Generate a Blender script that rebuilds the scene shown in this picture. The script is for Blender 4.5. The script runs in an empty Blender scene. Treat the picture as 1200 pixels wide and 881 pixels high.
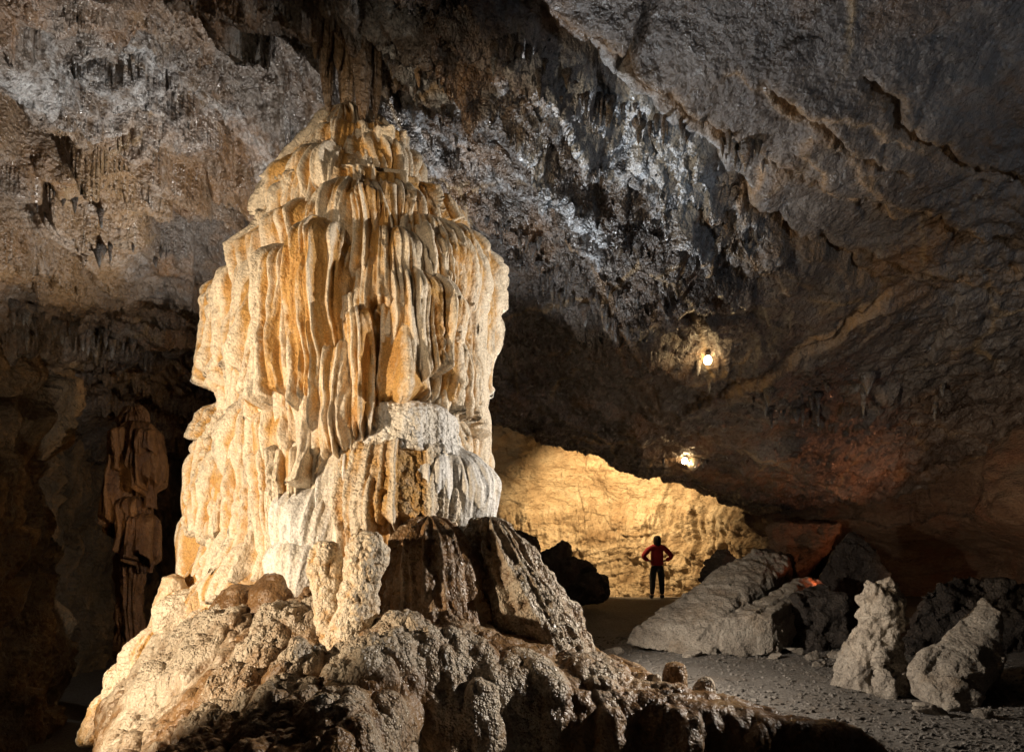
import bpy, bmesh, math, random
import numpy as np
from mathutils import Vector, Matrix

R = math.radians
scene = bpy.context.scene
COL = scene.collection

# ------------------------------------------------------------------ camera, world, lamps
F, HX, HY, CH = 782.0, 600.0, 632.0, 1.6      # focal length in photo pixels, vanishing point, eye height
cam_d = bpy.data.cameras.new('camera')
cam_d.sensor_width = 36.0
cam_d.lens = 36.0 * F / 1200.0
cam_d.shift_y = (HY - 440.5) / 1200.0
cam_d.clip_start, cam_d.clip_end = 0.05, 200
cam = bpy.data.objects.new('camera', cam_d); COL.objects.link(cam)
cam.location = (0, 0, CH); cam.rotation_euler = (R(90), 0, 0)
scene.camera = cam

world = bpy.data.worlds.new('World'); scene.world = world
world.use_nodes = True
bg = world.node_tree.nodes['Background']
bg.inputs[0].default_value = (0.30, 0.36, 0.5, 1); bg.inputs[1].default_value = 0.004   # underground: no sky, only faint stray light

def lamp(name, kind, loc, energy, color, target=None, angle=90, blend=.5, size=.1):
    d = bpy.data.lights.new(name, kind); d.energy = energy; d.color = color
    d.shadow_soft_size = size
    if kind == 'SPOT':
        d.spot_size = R(angle); d.spot_blend = blend
    o = bpy.data.objects.new(name, d); COL.objects.link(o); o.location = loc
    if target is not None:
        o.rotation_euler = (Vector(target) - Vector(loc)).to_track_quat('-Z', 'Y').to_euler()
    return o

WARM, WHITE, COOL, AMBER, RED = (1, .80, .56), (1, .91, .79), (.88, .94, 1.0), (1, .71, .38), (1, .22, .08)
# show-cave floodlights standing out of sight around the formation, and added fill lamps
lamp('floodlight_left', 'SPOT', (-5.0, 2.3, 1.5), 1600, WARM, (-2.0, 7.3, 2.2), 74, .35, .06)
lamp('fill_front', 'SPOT', (-2.6, -.6, 2.4), 520, WARM, (-1.8, 7.0, 4.5), 38, .7, .06)  # added fill from the viewer's side, brightens the middle of the column
lamp('floodlight_right', 'SPOT', (5.3, 6.1, 2.8), 1700, WHITE, (-.7, 6.3, 2.2), 78, .6, .06)
lamp('floodlight_ceiling', 'SPOT', (-0.3, 9.0, 1.0), 1500, COOL, (0.7, 7.2, 6.3), 84, .9, .05)
lamp('floodlight_ceiling_left', 'SPOT', (-2.8, 9.5, .6), 2300, (1, .95, .88), (-4.0, 7.0, 7.0), 92, .9, .05)
lamp('floodlight_wall_left', 'SPOT', (-5.4, 6.0, .9), 260, WARM, (-7.7, 9.4, 4.7), 50, .9, .10)
lamp('floodlight_hollow', 'SPOT', (-5.3, 9.6, .2), 110, AMBER, (-6.75, 11.7, 2.75), 21, .8, .06)
lamp('floodlight_path', 'SPOT', (0.42, 6.75, 1.25), 640, WHITE, (4.4, 7.6, 0.1), 116, .6, .06)
lamp('floodlight_chamber', 'SPOT', (2.4, 18.7, 3.8), 1900, AMBER, (3.6, 22.0, 1.6), 140, .7, .08)
lamp('floodlight_slab', 'SPOT', (7.8, 4.0, 3.9), 180, (.70, .83, 1), (5.6, 7.4, 5.9), 96, .9, .08)
lamp('fill_far_roof', 'SPOT', (4.3, 12.7, .4), 90, (1, .78, .55), (4.8, 12.6, 4.0), 165, .9, .08)  # added fill, lifts the dark lower roof from below
lamp('fill_wall_right', 'SPOT', (6.9, 10.9, .4), 90, (1, .60, .34), (9.6, 13.4, 2.2), 120, .9, .08)  # added fill to bring out the dark right wall
lamp('floodlight_red', 'SPOT', (8.8, 13.6, 1.2), 120, (1, .36, .16), (6.2, 14.2, 2.5), 110, 1.0, .08)
lamp('floodlight_red_low', 'POINT', (4.95, 10.75, .95), 2, RED, size=.04)

vs = scene.view_settings
vs.view_transform = 'Standard'; vs.look = 'None'; vs.exposure = 0; vs.gamma = 1
scene.cycles.max_bounces = 5; scene.cycles.diffuse_bounces = 2
scene.cycles.use_denoising = True; scene.cycles.adaptive_threshold = .03

# ------------------------------------------------------------------ numeric helpers
rng = np.random.default_rng(11)
random.seed(5)
_perm = np.arange(256); np.random.default_rng(3).shuffle(_perm); _perm = np.concatenate([_perm, _perm, _perm])
_g = np.random.default_rng(4).normal(size=(256, 3)); _g /= np.linalg.norm(_g, axis=1)[:, None]; _g = np.concatenate([_g, _g, _g]) * 1.5

_p32 = _perm.astype(np.int32); _gx, _gy, _gz = [np.ascontiguousarray(_g[:, i], np.float32) for i in range(3)]
def pn(x, y, z=0.0):
    """3-D gradient noise, about -1..1"""
    x, y, z = np.broadcast_arrays(np.asarray(x, np.float32), np.asarray(y, np.float32), np.asarray(z, np.float32))
    fx_, fy_, fz_ = np.floor(x), np.floor(y), np.floor(z)
    xf, yf, zf = x - fx_, y - fy_, z - fz_
    xi = fx_.astype(np.int32) & 255; yi = fy_.astype(np.int32) & 255; zi = fz_.astype(np.int32) & 255
    u, v, w = [t * t * t * (t * (t * 6 - 15) + 10) for t in (xf, yf, zf)]
    out = np.zeros(x.shape, np.float32)
    for dx in (0, 1):
        h1 = _p32.take(xi + dx); wx_ = u if dx else 1 - u; ax = xf - dx
        for dy in (0, 1):
            h2 = _p32.take(h1 + yi + dy); wy_ = wx_ * (v if dy else 1 - v); ay = yf - dy
            for dz in (0, 1):
                h = _p32.take(h2 + zi + dz)
                out += (_gx.take(h) * ax + _gy.take(h) * ay + _gz.take(h) * (zf - dz)) * (wy_ * (w if dz else 1 - w))
    return out

def fbm(x, y, z=0.0, o=4, gain=.5, lac=2.03):
    s, a, f = 0, 1, 1
    for i in range(o):
        s = s + a * pn(x * f + 17.3 * i, y * f - 9.1 * i, z * f + 5.7 * i); a *= gain; f *= lac
    return s

def ridged(x, y, z=0.0, o=4, gain=.5, lac=2.1):
    s, a, f = 0, 1, 1
    for i in range(o):
        s = s + a * (1 - np.abs(pn(x * f + 31.3 * i, y * f - 3.1 * i, z * f + 7.7 * i)) * 1.6); a *= gain; f *= lac
    return s / 2

def billow(x, y, z=0.0, o=3, gain=.5, lac=2.1):
    s, a, f = 0, 1, 1
    for i in range(o):
        s = s + a * np.abs(pn(x * f + 11.3 * i, y * f - 23.1 * i, z * f + 1.7 * i)) * 1.6; a *= gain; f *= lac
    return s

def worley(x, y, z, blocks=False):
    """distance to the nearest feature point, 3-D; blocks=True: a randomly tilted and offset plane per cell instead (broken rock)"""
    x, y, z = np.broadcast_arrays(np.asarray(x, np.float32), np.asarray(y, np.float32), np.asarray(z, np.float32))
    fx_, fy_, fz_ = np.floor(x), np.floor(y), np.floor(z)
    xi = fx_.astype(np.int32); yi = fy_.astype(np.int32); zi = fz_.astype(np.int32)
    best = np.full(x.shape, 9.0, np.float32); val = np.zeros(x.shape, np.float32)
    for dx in (-1, 0, 1):
        h1 = _p32.take((xi + dx) & 255)
        for dy in (-1, 0, 1):
            h2 = _p32.take(h1 + ((yi + dy) & 255))
            for dz in (-1, 0, 1):
                h = _p32.take(h2 + ((zi + dz) & 255)); a, b, c = _gx.take(h), _gy.take(h), _gz.take(h)
                ex = fx_ + (dx + .5) + a * .3 - x; ey = fy_ + (dy + .5) + b * .3 - y; ez = fz_ + (dz + .5) + c * .3 - z
                d = ex * ex + ey * ey + ez * ez
                if blocks:
                    m = d < best; val = np.where(m, b * .5 + (c * ex + a * ey + b * ez) * .55, val)
                best = np.minimum(best, d)
    return val if blocks else np.sqrt(best)
def bead(x, y, z):
    """rounded beads with creases between, 0..1"""
    return np.sqrt(np.clip(1 - (worley(x, y, z) / .85) ** 2, 0, 1))

def ss(a, b, x):
    t = np.clip((x - a) / (b - a), 0, 1); return t * t * (3 - 2 * t)

def tps(pts, vals, lam=.02):
    P = np.asarray(pts, float); V = np.asarray(vals, float); n = len(P)
    def U(r2): return np.where(r2 > 1e-12, r2 * np.log(r2 + 1e-12), 0) * .5
    A = np.zeros((n + 3, n + 3)); d2 = ((P[:, None] - P[None]) ** 2).sum(-1)
    A[:n, :n] = U(d2) + lam * np.eye(n); A[:n, n] = 1; A[:n, n + 1:] = P; A[n, :n] = 1; A[n + 1:, :n] = P.T
    c = np.linalg.solve(A, np.concatenate([V, [0, 0, 0]]))
    def f(X, Y):
        s = c[n] + c[n + 1] * X + c[n + 2] * Y
        for i in range(n):
            s = s + c[i] * U((X - P[i, 0]) ** 2 + (Y - P[i, 1]) ** 2)
        return s
    return f

def seg_dist(X, Y, poly):
    """unsigned distance to an open polyline, signed side of the nearest segment, parameter 0..1"""
    best = np.full(np.shape(X), 1e9); side = np.zeros(np.shape(X)); par = np.zeros(np.shape(X)); n = len(poly) - 1
    for i in range(n):
        (x0, y0), (x1, y1) = poly[i], poly[i + 1]
        dx, dy = x1 - x0, y1 - y0; L2 = dx * dx + dy * dy
        tt = ((X - x0) * dx + (Y - y0) * dy) / L2; t = np.clip(tt, 0, 1)
        d = np.hypot(X - x0 - t * dx, Y - y0 - t * dy)
        m = d < best
        best = np.where(m, d, best); side = np.where(m, np.sign(dx * (Y - y0) - dy * (X - x0)), side); par = np.where(m, (i + t) / n, par)
    return best, side, par

def poly_sd(X, Y, poly):
    """signed distance to a closed polygon, positive inside"""
    d, _, _ = seg_dist(X, Y, list(poly) + [poly[0]])
    ins = np.zeros(np.shape(X), bool); n = len(poly)
    for i in range(n):
        (x0, y0), (x1, y1) = poly[i], poly[(i + 1) % n]
        if y0 == y1: continue
        c = ((y0 > Y) != (y1 > Y)) & (X < (x1 - x0) * (Y - y0) / (y1 - y0) + x0); ins ^= c
    return np.where(ins, d, -d)

def W(px, py, Y):
    return ((px - HX) / F * Y, Y, CH + (HY - py) / F * Y)

# ------------------------------------------------------------------ mesh helpers
def mesh_np(name, V, faces, attrs=None, smooth=True):
    me = bpy.data.meshes.new(name)
    V = np.ascontiguousarray(V, np.float32); faces = np.ascontiguousarray(faces, np.int32)
    k = faces.shape[1]
    me.vertices.add(len(V)); me.vertices.foreach_set('co', V.ravel())
    me.loops.add(faces.size); me.loops.foreach_set('vertex_index', faces.ravel())
    me.polygons.add(len(faces)); me.polygons.foreach_set('loop_start', np.arange(0, faces.size, k, dtype=np.int32))
    me.polygons.foreach_set('use_smooth', np.full(len(faces), smooth, bool))
    for n, a in (attrs or {}).items():
        at = me.attributes.new(n, 'FLOAT', 'POINT'); at.data.foreach_set('value', np.ascontiguousarray(a, np.float32).ravel())
    me.update(calc_edges=True)
    return me

def grid_faces(nr, nc, flip=False, wrap=False):
    i = np.arange(nr - 1)[:, None]; j = np.arange(nc if wrap else nc - 1)[None]
    j2 = (j + 1) % nc
    f = np.stack([i * nc + j, i * nc + j2, (i + 1) * nc + j2, (i + 1) * nc + j], -1).reshape(-1, 4)
    return f[:, ::-1] if flip else f

def obj(name, me, mat, parent=None):
    o = bpy.data.objects.new(name, me); COL.objects.link(o)
    if mat is not None and len(me.materials) == 0: me.materials.append(mat)
    if parent is not None: o.parent = parent
    return o

def tag(o, label, cat, group=None):
    o['label'] = label; o['category'] = cat
    if group: o['group'] = group
    return o

def struct(o, label=None):
    o['kind'] = 'structure'
    if label: o['label'] = label
    return o

def thing(name, loc, label, cat, group=None):
    o = bpy.data.objects.new(name, None); COL.objects.link(o); o.location = loc; o.empty_display_size = .1
    return tag(o, label, cat, group)

def rebase(me, loc):
    n = len(me.vertices); a = np.empty(n * 3, np.float32); me.vertices.foreach_get('co', a)
    a = a.reshape(-1, 3) - np.array(loc, np.float32); me.vertices.foreach_set('co', a.ravel()); me.update()
    return me

def normals_of(V, nr, nc):
    G = V.reshape(nr, nc, 3); du = np.gradient(G, axis=1); dv = np.gradient(G, axis=0)
    N = np.cross(du, dv); N /= np.linalg.norm(N, axis=-1, keepdims=True) + 1e-9
    return N.reshape(-1, 3)

# ------------------------------------------------------------------ materials
def material(name, stops, scale=3.0, stretch=(1, 1, 1), rot=(0, 0, 0), alt=None, alt_attr='tint', rough=.6,
             bump=((8, .05), (40, .02)), pop=None, pop_attr=None, spec=.4, detail=5, stain=None, crack=None, alt2=None):
    """stops: colours met across a fractal noise; alt: colour mixed in by a vertex attribute; bump: (scale, height) pairs;
    pop: (scale, height) of knobbly coral relief, where pop_attr says"""
    m = bpy.data.materials.new(name); m.use_nodes = True
    nt = m.node_tree; N, L = nt.nodes, nt.links
    bs = N['Principled BSDF']; bs.inputs['Specular IOR Level'].default_value = spec
    tc = N.new('ShaderNodeTexCoord'); mp = N.new('ShaderNodeMapping')
    L.new(tc.outputs['Object'], mp.inputs['Vector'])
    mp.inputs['Scale'].default_value = stretch; mp.inputs['Rotation'].default_value = rot
    def noise(sc, det=detail, ro=.6, vec=mp, dist=0.0):
        n = N.new('ShaderNodeTexNoise'); n.inputs['Scale'].default_value = sc; n.inputs['Detail'].default_value = det
        n.inputs['Roughness'].default_value = ro; n.inputs['Distortion'].default_value = dist
        L.new(vec.outputs[0 if vec is mp else 'Object'], n.inputs['Vector']); return n
    n1 = noise(scale, dist=.6)
    cr = N.new('ShaderNodeValToRGB'); L.new(n1.outputs['Fac'], cr.inputs['Fac'])
    el = cr.color_ramp.elements
    lo, hi = .30, .70
    for i, c in enumerate(stops):
        p = lo + (hi - lo) * i / max(1, len(stops) - 1)
        e = el[i] if i < 2 else el.new(p)
        e.position = p; e.color = (*c, 1)
    colour = cr.outputs['Color']
    def mix(fac, a, b, mode='MIX'):
        x = N.new('ShaderNodeMix'); x.data_type = 'RGBA'; x.blend_type = mode
        if isinstance(fac, float): x.inputs['Factor'].default_value = fac
        else: L.new(fac, x.inputs['Factor'])
        for s, v in ((x.inputs[6], a), (x.inputs[7], b)):
            if isinstance(v, tuple): s.default_value = (*v, 1)
            else: L.new(v, s)
        return x.outputs[2]
    def mrange(v, a, b, c=0.0, d=1.0):
        x = N.new('ShaderNodeMapRange'); x.inputs[1].default_value = a; x.inputs[2].default_value = b
        x.inputs[3].default_value = c; x.inputs[4].default_value = d; L.new(v, x.inputs[0]); return x.outputs[0]
    def math_(op, a, b):
        x = N.new('ShaderNodeMath'); x.operation = op
        for s, v in zip(x.inputs, (a, b)):
            if isinstance(v, (int, float)): s.default_value = v
            else: L.new(v, s)
        return x.outputs[0]
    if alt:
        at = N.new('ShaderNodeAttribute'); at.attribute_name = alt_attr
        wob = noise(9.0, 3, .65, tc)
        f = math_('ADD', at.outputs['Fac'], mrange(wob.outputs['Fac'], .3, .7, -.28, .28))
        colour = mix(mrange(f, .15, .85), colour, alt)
    if alt2:
        at = N.new('ShaderNodeAttribute'); at.attribute_name = 'warm'; colour = mix(at.outputs['Fac'], colour, alt2)
    if stain:
        sc, c, amt = stain
        n = noise(sc, 4, .65, tc); colour = mix(mrange(n.outputs['Fac'], .52, .68, 0, amt), colour, c)
    fine = noise(55.0, 2, .7, tc)
    colour = mix(1.0, colour, mix(mrange(fine.outputs['Fac'], .32, .68), (.72, .71, .70), (1.22, 1.22, 1.22)), 'MULTIPLY')
    if crack:
        v = N.new('ShaderNodeTexVoronoi'); v.feature = 'DISTANCE_TO_EDGE'; v.inputs['Scale'].default_value = crack[0]
        wv = noise(crack[0] * 2.5, 3, .6, tc)
        vm = N.new('ShaderNodeVectorMath'); vm.operation = 'MULTIPLY_ADD'; L.new(wv.outputs['Color'], vm.inputs[0]); vm.inputs[1].default_value = (.5, .5, .5); L.new(mp.outputs[0], vm.inputs[2])
        L.new(vm.outputs[0], v.inputs['Vector'])
        fade = noise(crack[0] * .8, 3, .5, tc)
        cf = math_('MULTIPLY', mrange(v.outputs['Distance'], 0, crack[1], 1, 0), mrange(fade.outputs['Fac'], .45, .6))
        colour = mix(cf, colour, crack[2])
    L.new(colour, bs.inputs['Base Color'])
    rn = noise(14.0, 1, .6, tc); L.new(mrange(rn.outputs['Fac'], .3, .7, max(.05, rough - .16), min(1, rough + .16)), bs.inputs['Roughness'])
    prev = None
    def add_bump(h, dist):
        nonlocal prev
        b = N.new('ShaderNodeBump'); b.inputs['Distance'].default_value = dist; b.inputs['Strength'].default_value = 1
        L.new(h, b.inputs['Height'])
        if prev: L.new(prev, b.inputs['Normal'])
        prev = b.outputs['Normal']
    for sc, d in bump:
        add_bump(noise(sc, 3, .62).outputs['Fac'], d)
    if pop:
        v = N.new('ShaderNodeTexVoronoi'); v.inputs['Scale'].default_value = pop[0]; v.feature = 'F1'
        L.new(tc.outputs['Object'], v.inputs['Vector'])
        h = math_('SUBTRACT', 1.0, math_('MULTIPLY', v.outputs['Distance'], v.outputs['Distance']))
        v2 = N.new('ShaderNodeTexVoronoi'); v2.inputs['Scale'].default_value = pop[0] * 2.3; L.new(tc.outputs['Object'], v2.inputs['Vector'])
        h = math_('ADD', h, mrange(v2.outputs['Distance'], 0, .7, .4, 0))
        if pop_attr:
            at = N.new('ShaderNodeAttribute'); at.attribute_name = pop_attr; h = math_('MULTIPLY', h, at.outputs['Fac'])
        add_bump(h, pop[1])
    if prev: L.new(prev, bs.inputs['Normal'])
    return m

def flat(name, c, rough=.7, emit=None, strength=0, metal=0):
    m = bpy.data.materials.new(name); m.use_nodes = True
    nt = m.node_tree; b = nt.nodes['Principled BSDF']
    n = nt.nodes.new('ShaderNodeTexNoise'); n.inputs['Scale'].default_value = 30
    r = nt.nodes.new('ShaderNodeValToRGB'); nt.links.new(n.outputs['Fac'], r.inputs['Fac'])
    r.color_ramp.elements[0].color = (*[v * .7 for v in c], 1); r.color_ramp.elements[1].color = (*[min(1, v * 1.25) for v in c], 1)
    nt.links.new(r.outputs['Color'], b.inputs['Base Color'])
    b.inputs['Roughness'].default_value = rough; b.inputs['Metallic'].default_value = metal
    if emit:
        b.inputs['Emission Color'].default_value = (*emit, 1); b.inputs['Emission Strength'].default_value = strength
    return m

M = {}
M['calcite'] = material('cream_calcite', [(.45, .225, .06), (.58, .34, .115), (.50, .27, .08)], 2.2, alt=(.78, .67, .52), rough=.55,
                        bump=((12, .03), (60, .006)), pop=(38, .012), pop_attr='pop', stain=(1.6, (.66, .56, .45), .6))
M['white'] = material('white_calcite', [(.66, .56, .43), (.76, .69, .59), (.74, .69, .62)], 3, alt=(.80, .77, .73), rough=.5,
                      bump=((10, .03), (50, .006)), pop=(30, .014), pop_attr='pop')
M['mound'] = material('mound_flowstone', [(.12, .06, .022), (.21, .115, .048), (.29, .19, .10)], 2.4, alt=(.50, .42, .32), rough=.40, spec=.6,
                      bump=((7, .05), (45, .010)), pop=(24, .026), pop_attr='pop', stain=(1.6, (.20, .10, .03), .6))
M['slab'] = material('ceiling_rock', [(.045, .034, .027), (.095, .076, .062), (.14, .12, .104)], 1.1, stretch=(1, 1, 1.0), alt=(.47, .49, .51), rough=.34, spec=.6,
                     bump=((4, .06), (16, .03), (70, .012)), stain=(.7, (.17, .088, .034), .75), crack=(.55, .03, (.25, .17, .09)), pop=(14, .06), pop_attr='pop', alt2=(.30, .18, .08))
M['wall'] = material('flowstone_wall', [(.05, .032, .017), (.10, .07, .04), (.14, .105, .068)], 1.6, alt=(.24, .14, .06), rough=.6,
                     bump=((5, .10), (22, .05)), stain=(.9, (.11, .07, .03), .6))
M['rust'] = material('rusty_flowstone', [(.05, .02, .006), (.10, .042, .012), (.075, .034, .011)], 3, alt=(.17, .08, .027), rough=.6, bump=((8, .05), (30, .02)))
M['lit'] = material('chamber_wall', [(.24, .165, .09), (.42, .32, .20), (.52, .43, .30)], 1.3, stretch=(.7, 1, 1.6), rot=(0, R(26), 0), rough=.7,
                    bump=((3, .10), (12, .06), (40, .02)), stain=(.8, (.26, .16, .075), .65))
M['redwall'] = material('right_wall_rock', [(.08, .045, .028), (.14, .085, .05), (.17, .115, .075)], 1.8, stretch=(1, 1, 2.5), rough=.65,
                        bump=((5, .12), (24, .05)), stain=(1.1, (.16, .06, .025), .6))
M['boulder'] = material('boulder_rock', [(.20, .165, .13), (.30, .255, .205), (.36, .315, .26)], 4, rough=.75,
                        bump=((6, .08), (30, .04), (90, .012)), stain=(2.2, (.20, .13, .07), .5))
M['shaded_rock'] = material('shaded_boulder_rock', [(.022, .016, .013), (.04, .03, .023), (.055, .042, .033)], 4, rough=.75, bump=((6, .08), (30, .04)))  # boulder rock lying in shadow: the shade is put into the colour
M['gravel'] = material('gravel', [(.075, .065, .055), (.14, .125, .11), (.19, .17, .15)], 30, rough=.85, bump=((50, .012), (140, .006)), spec=.2,
                       stain=(1.2, (.09, .06, .035), .4))

# ------------------------------------------------------------------ ceiling
def slab(Y): return 8.87 - .41 * Y
cp = []
for p in ((400, 0, 7.3), (300, 0, 6.9), (150, 0, 6.4), (0, 0, 6.0), (0, 200, 8.0), (120, 120, 7.6), (200, 200, 9.0), (300, 120, 8.6), (0, 350, 9.6), (100, 360, 10.6),
          (200, 350, 11.5), (300, 250, 10.4), (230, 400, 14), (480, 90, 7.7), (430, 60, 7.3), (550, 200, 8.7), (590, 300, 10.1), (600, 400, 11.6), (585, 480, 12.8),
          (660, 220, 8.3), (700, 330, 9.9), (680, 430, 11.8)):
    cp.append(W(*p))
for X in (1, 3.2, 5.5, 8, 11):
    for Y in (6.2, 8.4, 10.6, 13, 15.5, 17.5):
        if X / Y > .16 + (Y - 6) * .03: cp.append((X, Y, slab(Y) - (.05 * max(0, X - 8) ** 2)))
for p in ((-12, 5, 4.4), (-12, 12, 3.4), (-10, 17, 4), (-4, 20, 4.6), (-4, 16, 5.2), (-1, 16, 4.2), (15, 5, 5.4), (15, 12, 2.2), (0, 3, 7.6), (-6, 3, 6.2), (7, 3, 7.3), (0, -3, 6),
          (-9, -3, 4.5), (10, -3, 5), (14, 18, .8), (10, 19, 1.0), (-3, 4.6, 7.3)):
    cp.append(p)
cp = np.array(cp)
ceil_base = tps(cp[:, :2], cp[:, 2], .05)
def on_slab(px, py):
    Y = (8.87 - CH) / ((HY - py) / F + .41); return ((px - HX) / F * Y, Y)
RIDGE = [(-.75, 4.6)] + [on_slab(*p) for p in ((575, 0), (640, 65), (730, 125), (830, 190), (905, 262), (1000, 345))]
LIP = [(-2.2, 12.2), (-.25, 13.1), (1.0, 14.2), (2.3, 15.2), (4.04, 15.8), (5.3, 16.7), (6.6, 17.4)]
SEAMS = [([on_slab(*p) for p in q], h) for q, h in (([(600, 20), (700, 80), (760, 120), (830, 160), (880, 185), (905, 195), (960, 215)], .12), ([(890, 90), (960, 130), (1010, 175), (1070, 205)], .07),
    ([(930, 200), (1010, 240), (1080, 262), (1230, 300)], .10), ([(820, 235), (900, 272), (950, 300), (1040, 352)], -.12), ([(1055, 345), (960, 400), (860, 440), (790, 480)], .12), ([(620, 290), (700, 350), (770, 420), (830, 450), (900, 455)], .14),
    ([(1230, 325), (1080, 328), (960, 308)], -.07), ([(870, 520), (960, 560), (1050, 602)], .16), ([(840, 475), (960, 488), (1100, 500), (1230, 520)], .14), ([(720, 470), (840, 520), (960, 540), (1100, 552)], .12), ([(1000, 60), (1060, 130), (1130, 190), (1230, 230)], .05), ([(650, 400), (740, 450), (800, 500)], .12))]
CRACKS = [[on_slab(*p) for p in q] for q in ([(776, -5), (757, 40), (748, 70), (729, 112)], [(700, 10), (735, 60), (790, 150)])]
VEINS = [[on_slab(*p) for p in q] for q in ([(845, 100), (890, 88), (940, 110), (1010, 120), (1060, 155)], [(960, 130), (1000, 170), (1020, 210), (1080, 255), (1200, 290)], [(900, 210), (880, 250), (862, 262)],
                                            [(940, 160), (965, 210), (1000, 245), (1060, 260)], [(1045, 350), (980, 385), (900, 425), (860, 440)], [(830, 250), (880, 300), (930, 340)], [(1100, 330), (1180, 350), (1240, 340)])]

def ceiling_z(X, Y):
    z = ceil_base(X, Y)
    d, side, par = seg_dist(X, Y, RIDGE)
    jag = .10 * fbm(X * 2.2, Y * 2.2, 4.0, 4)
    sd = d * side + jag                                # positive on the far-left side of the slab's broken edge
    left = ss(-.02, .10, sd)
    fadeR = 1 - ss(.80, .98, par)
    z = z + .34 * left * np.exp(-np.clip(sd, 0, 9) * .9) * fadeR
    rug = np.clip(ss(-.02, .25, sd) * (1 - .4 * ss(2.0, 5, sd)) * fadeR + .0, 0, 1)
    rug = np.maximum(rug, ss(.2, -1.2, X) * .8)
    # strata run down towards the right and away
    a = R(-38); u = X * math.cos(a) - Y * math.sin(a); v = X * math.sin(a) + Y * math.cos(a)
    wx = X + .25 * fbm(X * .9, Y * .9, 1.0, 3); wy = Y + .25 * fbm(X * .9, Y * .9, 9.0, 3)
    uu = wx * math.cos(a) - wy * math.sin(a); vv = wx * math.sin(a) + wy * math.cos(a)
    r1 = fbm(uu * .55, vv * 1.3, 2.0, 5, .55)
    r2 = ridged(uu * 1.1, vv * 2.6, 3.0, 5, .58) - .55
    lump = billow(wx * 2.2, wy * 2.2, 6.0, 4, .55) - .4
    lw = ss(-.6, -2.6, X)
    sC = vv * 1.15 + .75 * fbm(uu * .35, vv * .5, 15.0, 4); sawC = sC - np.floor(sC)
    sC2 = vv * 4.1 + .9 * fbm(uu * .7, vv * .9, 35.0, 4); sawC2 = sC2 - np.floor(sC2)
    uL = wx * .985 - wy * .17; vL = wx * .17 + wy * .985
    sL = uL * 1.15 + .9 * fbm(uL * .5, vL * .22, 5.0, 4); saw = sL - np.floor(sL)
    sL2 = uL * 3.1 + 1.1 * fbm(uL * .9, vL * .3, 25.0, 4); saw2 = sL2 - np.floor(sL2)
    blk = worley(uL * .9, vL * .45, 3.0)
    bk = worley(uL * .75 + .4 * r1, vL * .42 + .4 * r1, 3.5, True); bk2 = worley(uL * 2.6 + .5 * r1, vL * 1.5, 1.5, True); bk3 = worley(uL * 7, vL * 5, 2.5, True)
    rough_l = ss(-.35, .25, fbm(X * .45, Y * .45, 91, 3) + .3 * ss(-4, -2, X))
    left_detail = .24 * bk + .13 * bk2 * (.35 + .65 * rough_l) + .07 * bk3 * rough_l - .30 * (ridged(uL * 2.4 + .6 * r1, vL * .30, 8.0, 4, .6) - .5) - .10 * (ridged(uL * 7 + .8 * r1, vL * .9, 8.0, 3, .6) - .5) + .34 * fbm(uL * .45, vL * .25, 2.0, 4) - .52 * saw * ss(-.7, .1, fbm(X * .5, Y * .5, 71, 2)) - .10 * saw2 * ss(-.3, .3, fbm(X * .8, Y * .8, 51, 2)) - .22 * (ridged(uL * 1.7, vL * .8, 3.0, 5, .58) - .55) + .18 * blk
    z = z + rug * ((1 - lw) * (.22 * r1 - .16 * (ridged(uu * .8, vv * 3.2, 3.0, 5, .58) - .5) - .55 * sawC ** 1.4 * ss(-.4, .2, fbm(uu * .4, vv * .8, 73, 2)) - .16 * sawC2 + .13 * worley(uu * 1.2, vv * 2.6, .5, True) + .06 * worley(wx * 6, wy * 7, .5, True)) + lw * left_detail)
    for hx, hy, ha, hb_, hd_ in ((-5.45, 7.2, .35, .9, .7), (-6.2, 8.3, .35, .45, .6)):
        z = z + hd_ * ss(1.25, .6, np.hypot((X - hx) / ha, (Y - hy) / hb_) + .25 * fbm(X * 2, Y * 2, 77, 3))
    # slab: large calm panels, small steps where a layer has broken off
    calm = 1 - rug
    lay = fbm(wx * .33, wy * .42, 12.0, 4)
    step = (np.floor(lay * 3.2 + .5) + ss(.42, .5, lay * 3.2 + .5 - np.floor(lay * 3.2 + .5))) / 3.2
    z = z + calm * (.16 * step + .05 * fbm(wx * 1.5, wy * 1.5, 5.0, 5, .55))
    z = z + calm * (.10 * worley(uu * .45, vv * .8, 4.5, True) * ss(-.2, .5, fbm(X * .4, Y * .4, 55, 3)) + .045 * worley(uu * 1.6, vv * 2.8, 4.5, True) * ss(.0, .4, fbm(X * .6, Y * .6, 56, 3)))
    # rough scaly part at the far right
    scal = ss(3.6, 6.2, X - .25 * (Y - 6)) * calm
    z = z - scal * .20 * (ridged(X * 1.7 + Y * .9, Y * 3.4 - X * 1.0, 2.0, 4) - .5)
    far = ss(9, 12, Y)
    z = z + calm * far * .12 * (fbm(X * 1.4, Y * 2.6, 8.0, 5, .6) - .4 * ridged(X * .9, Y * 2.2, 3.3, 4))
    for k, c in enumerate(CRACKS):
        dd, _, pp = seg_dist(X + .03 * fbm(X * 5, Y * 5, 1), Y, c)
        z = z + (.45 if k == 0 else .05) * np.exp(-(dd / (.042 if k == 0 else .012)) ** 2) * (1 if k == 0 else .6)
    vein = np.zeros(X.shape); groove = np.zeros(X.shape)
    sx = X + .10 * fbm(X * 1.6, Y * 1.6, 7, 4) + .03 * fbm(X * 7, Y * 7, 2, 3); sy = Y + .10 * fbm(X * 1.6, Y * 1.6, 17, 4) + .03 * fbm(X * 7, Y * 7, 22, 3)
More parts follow.
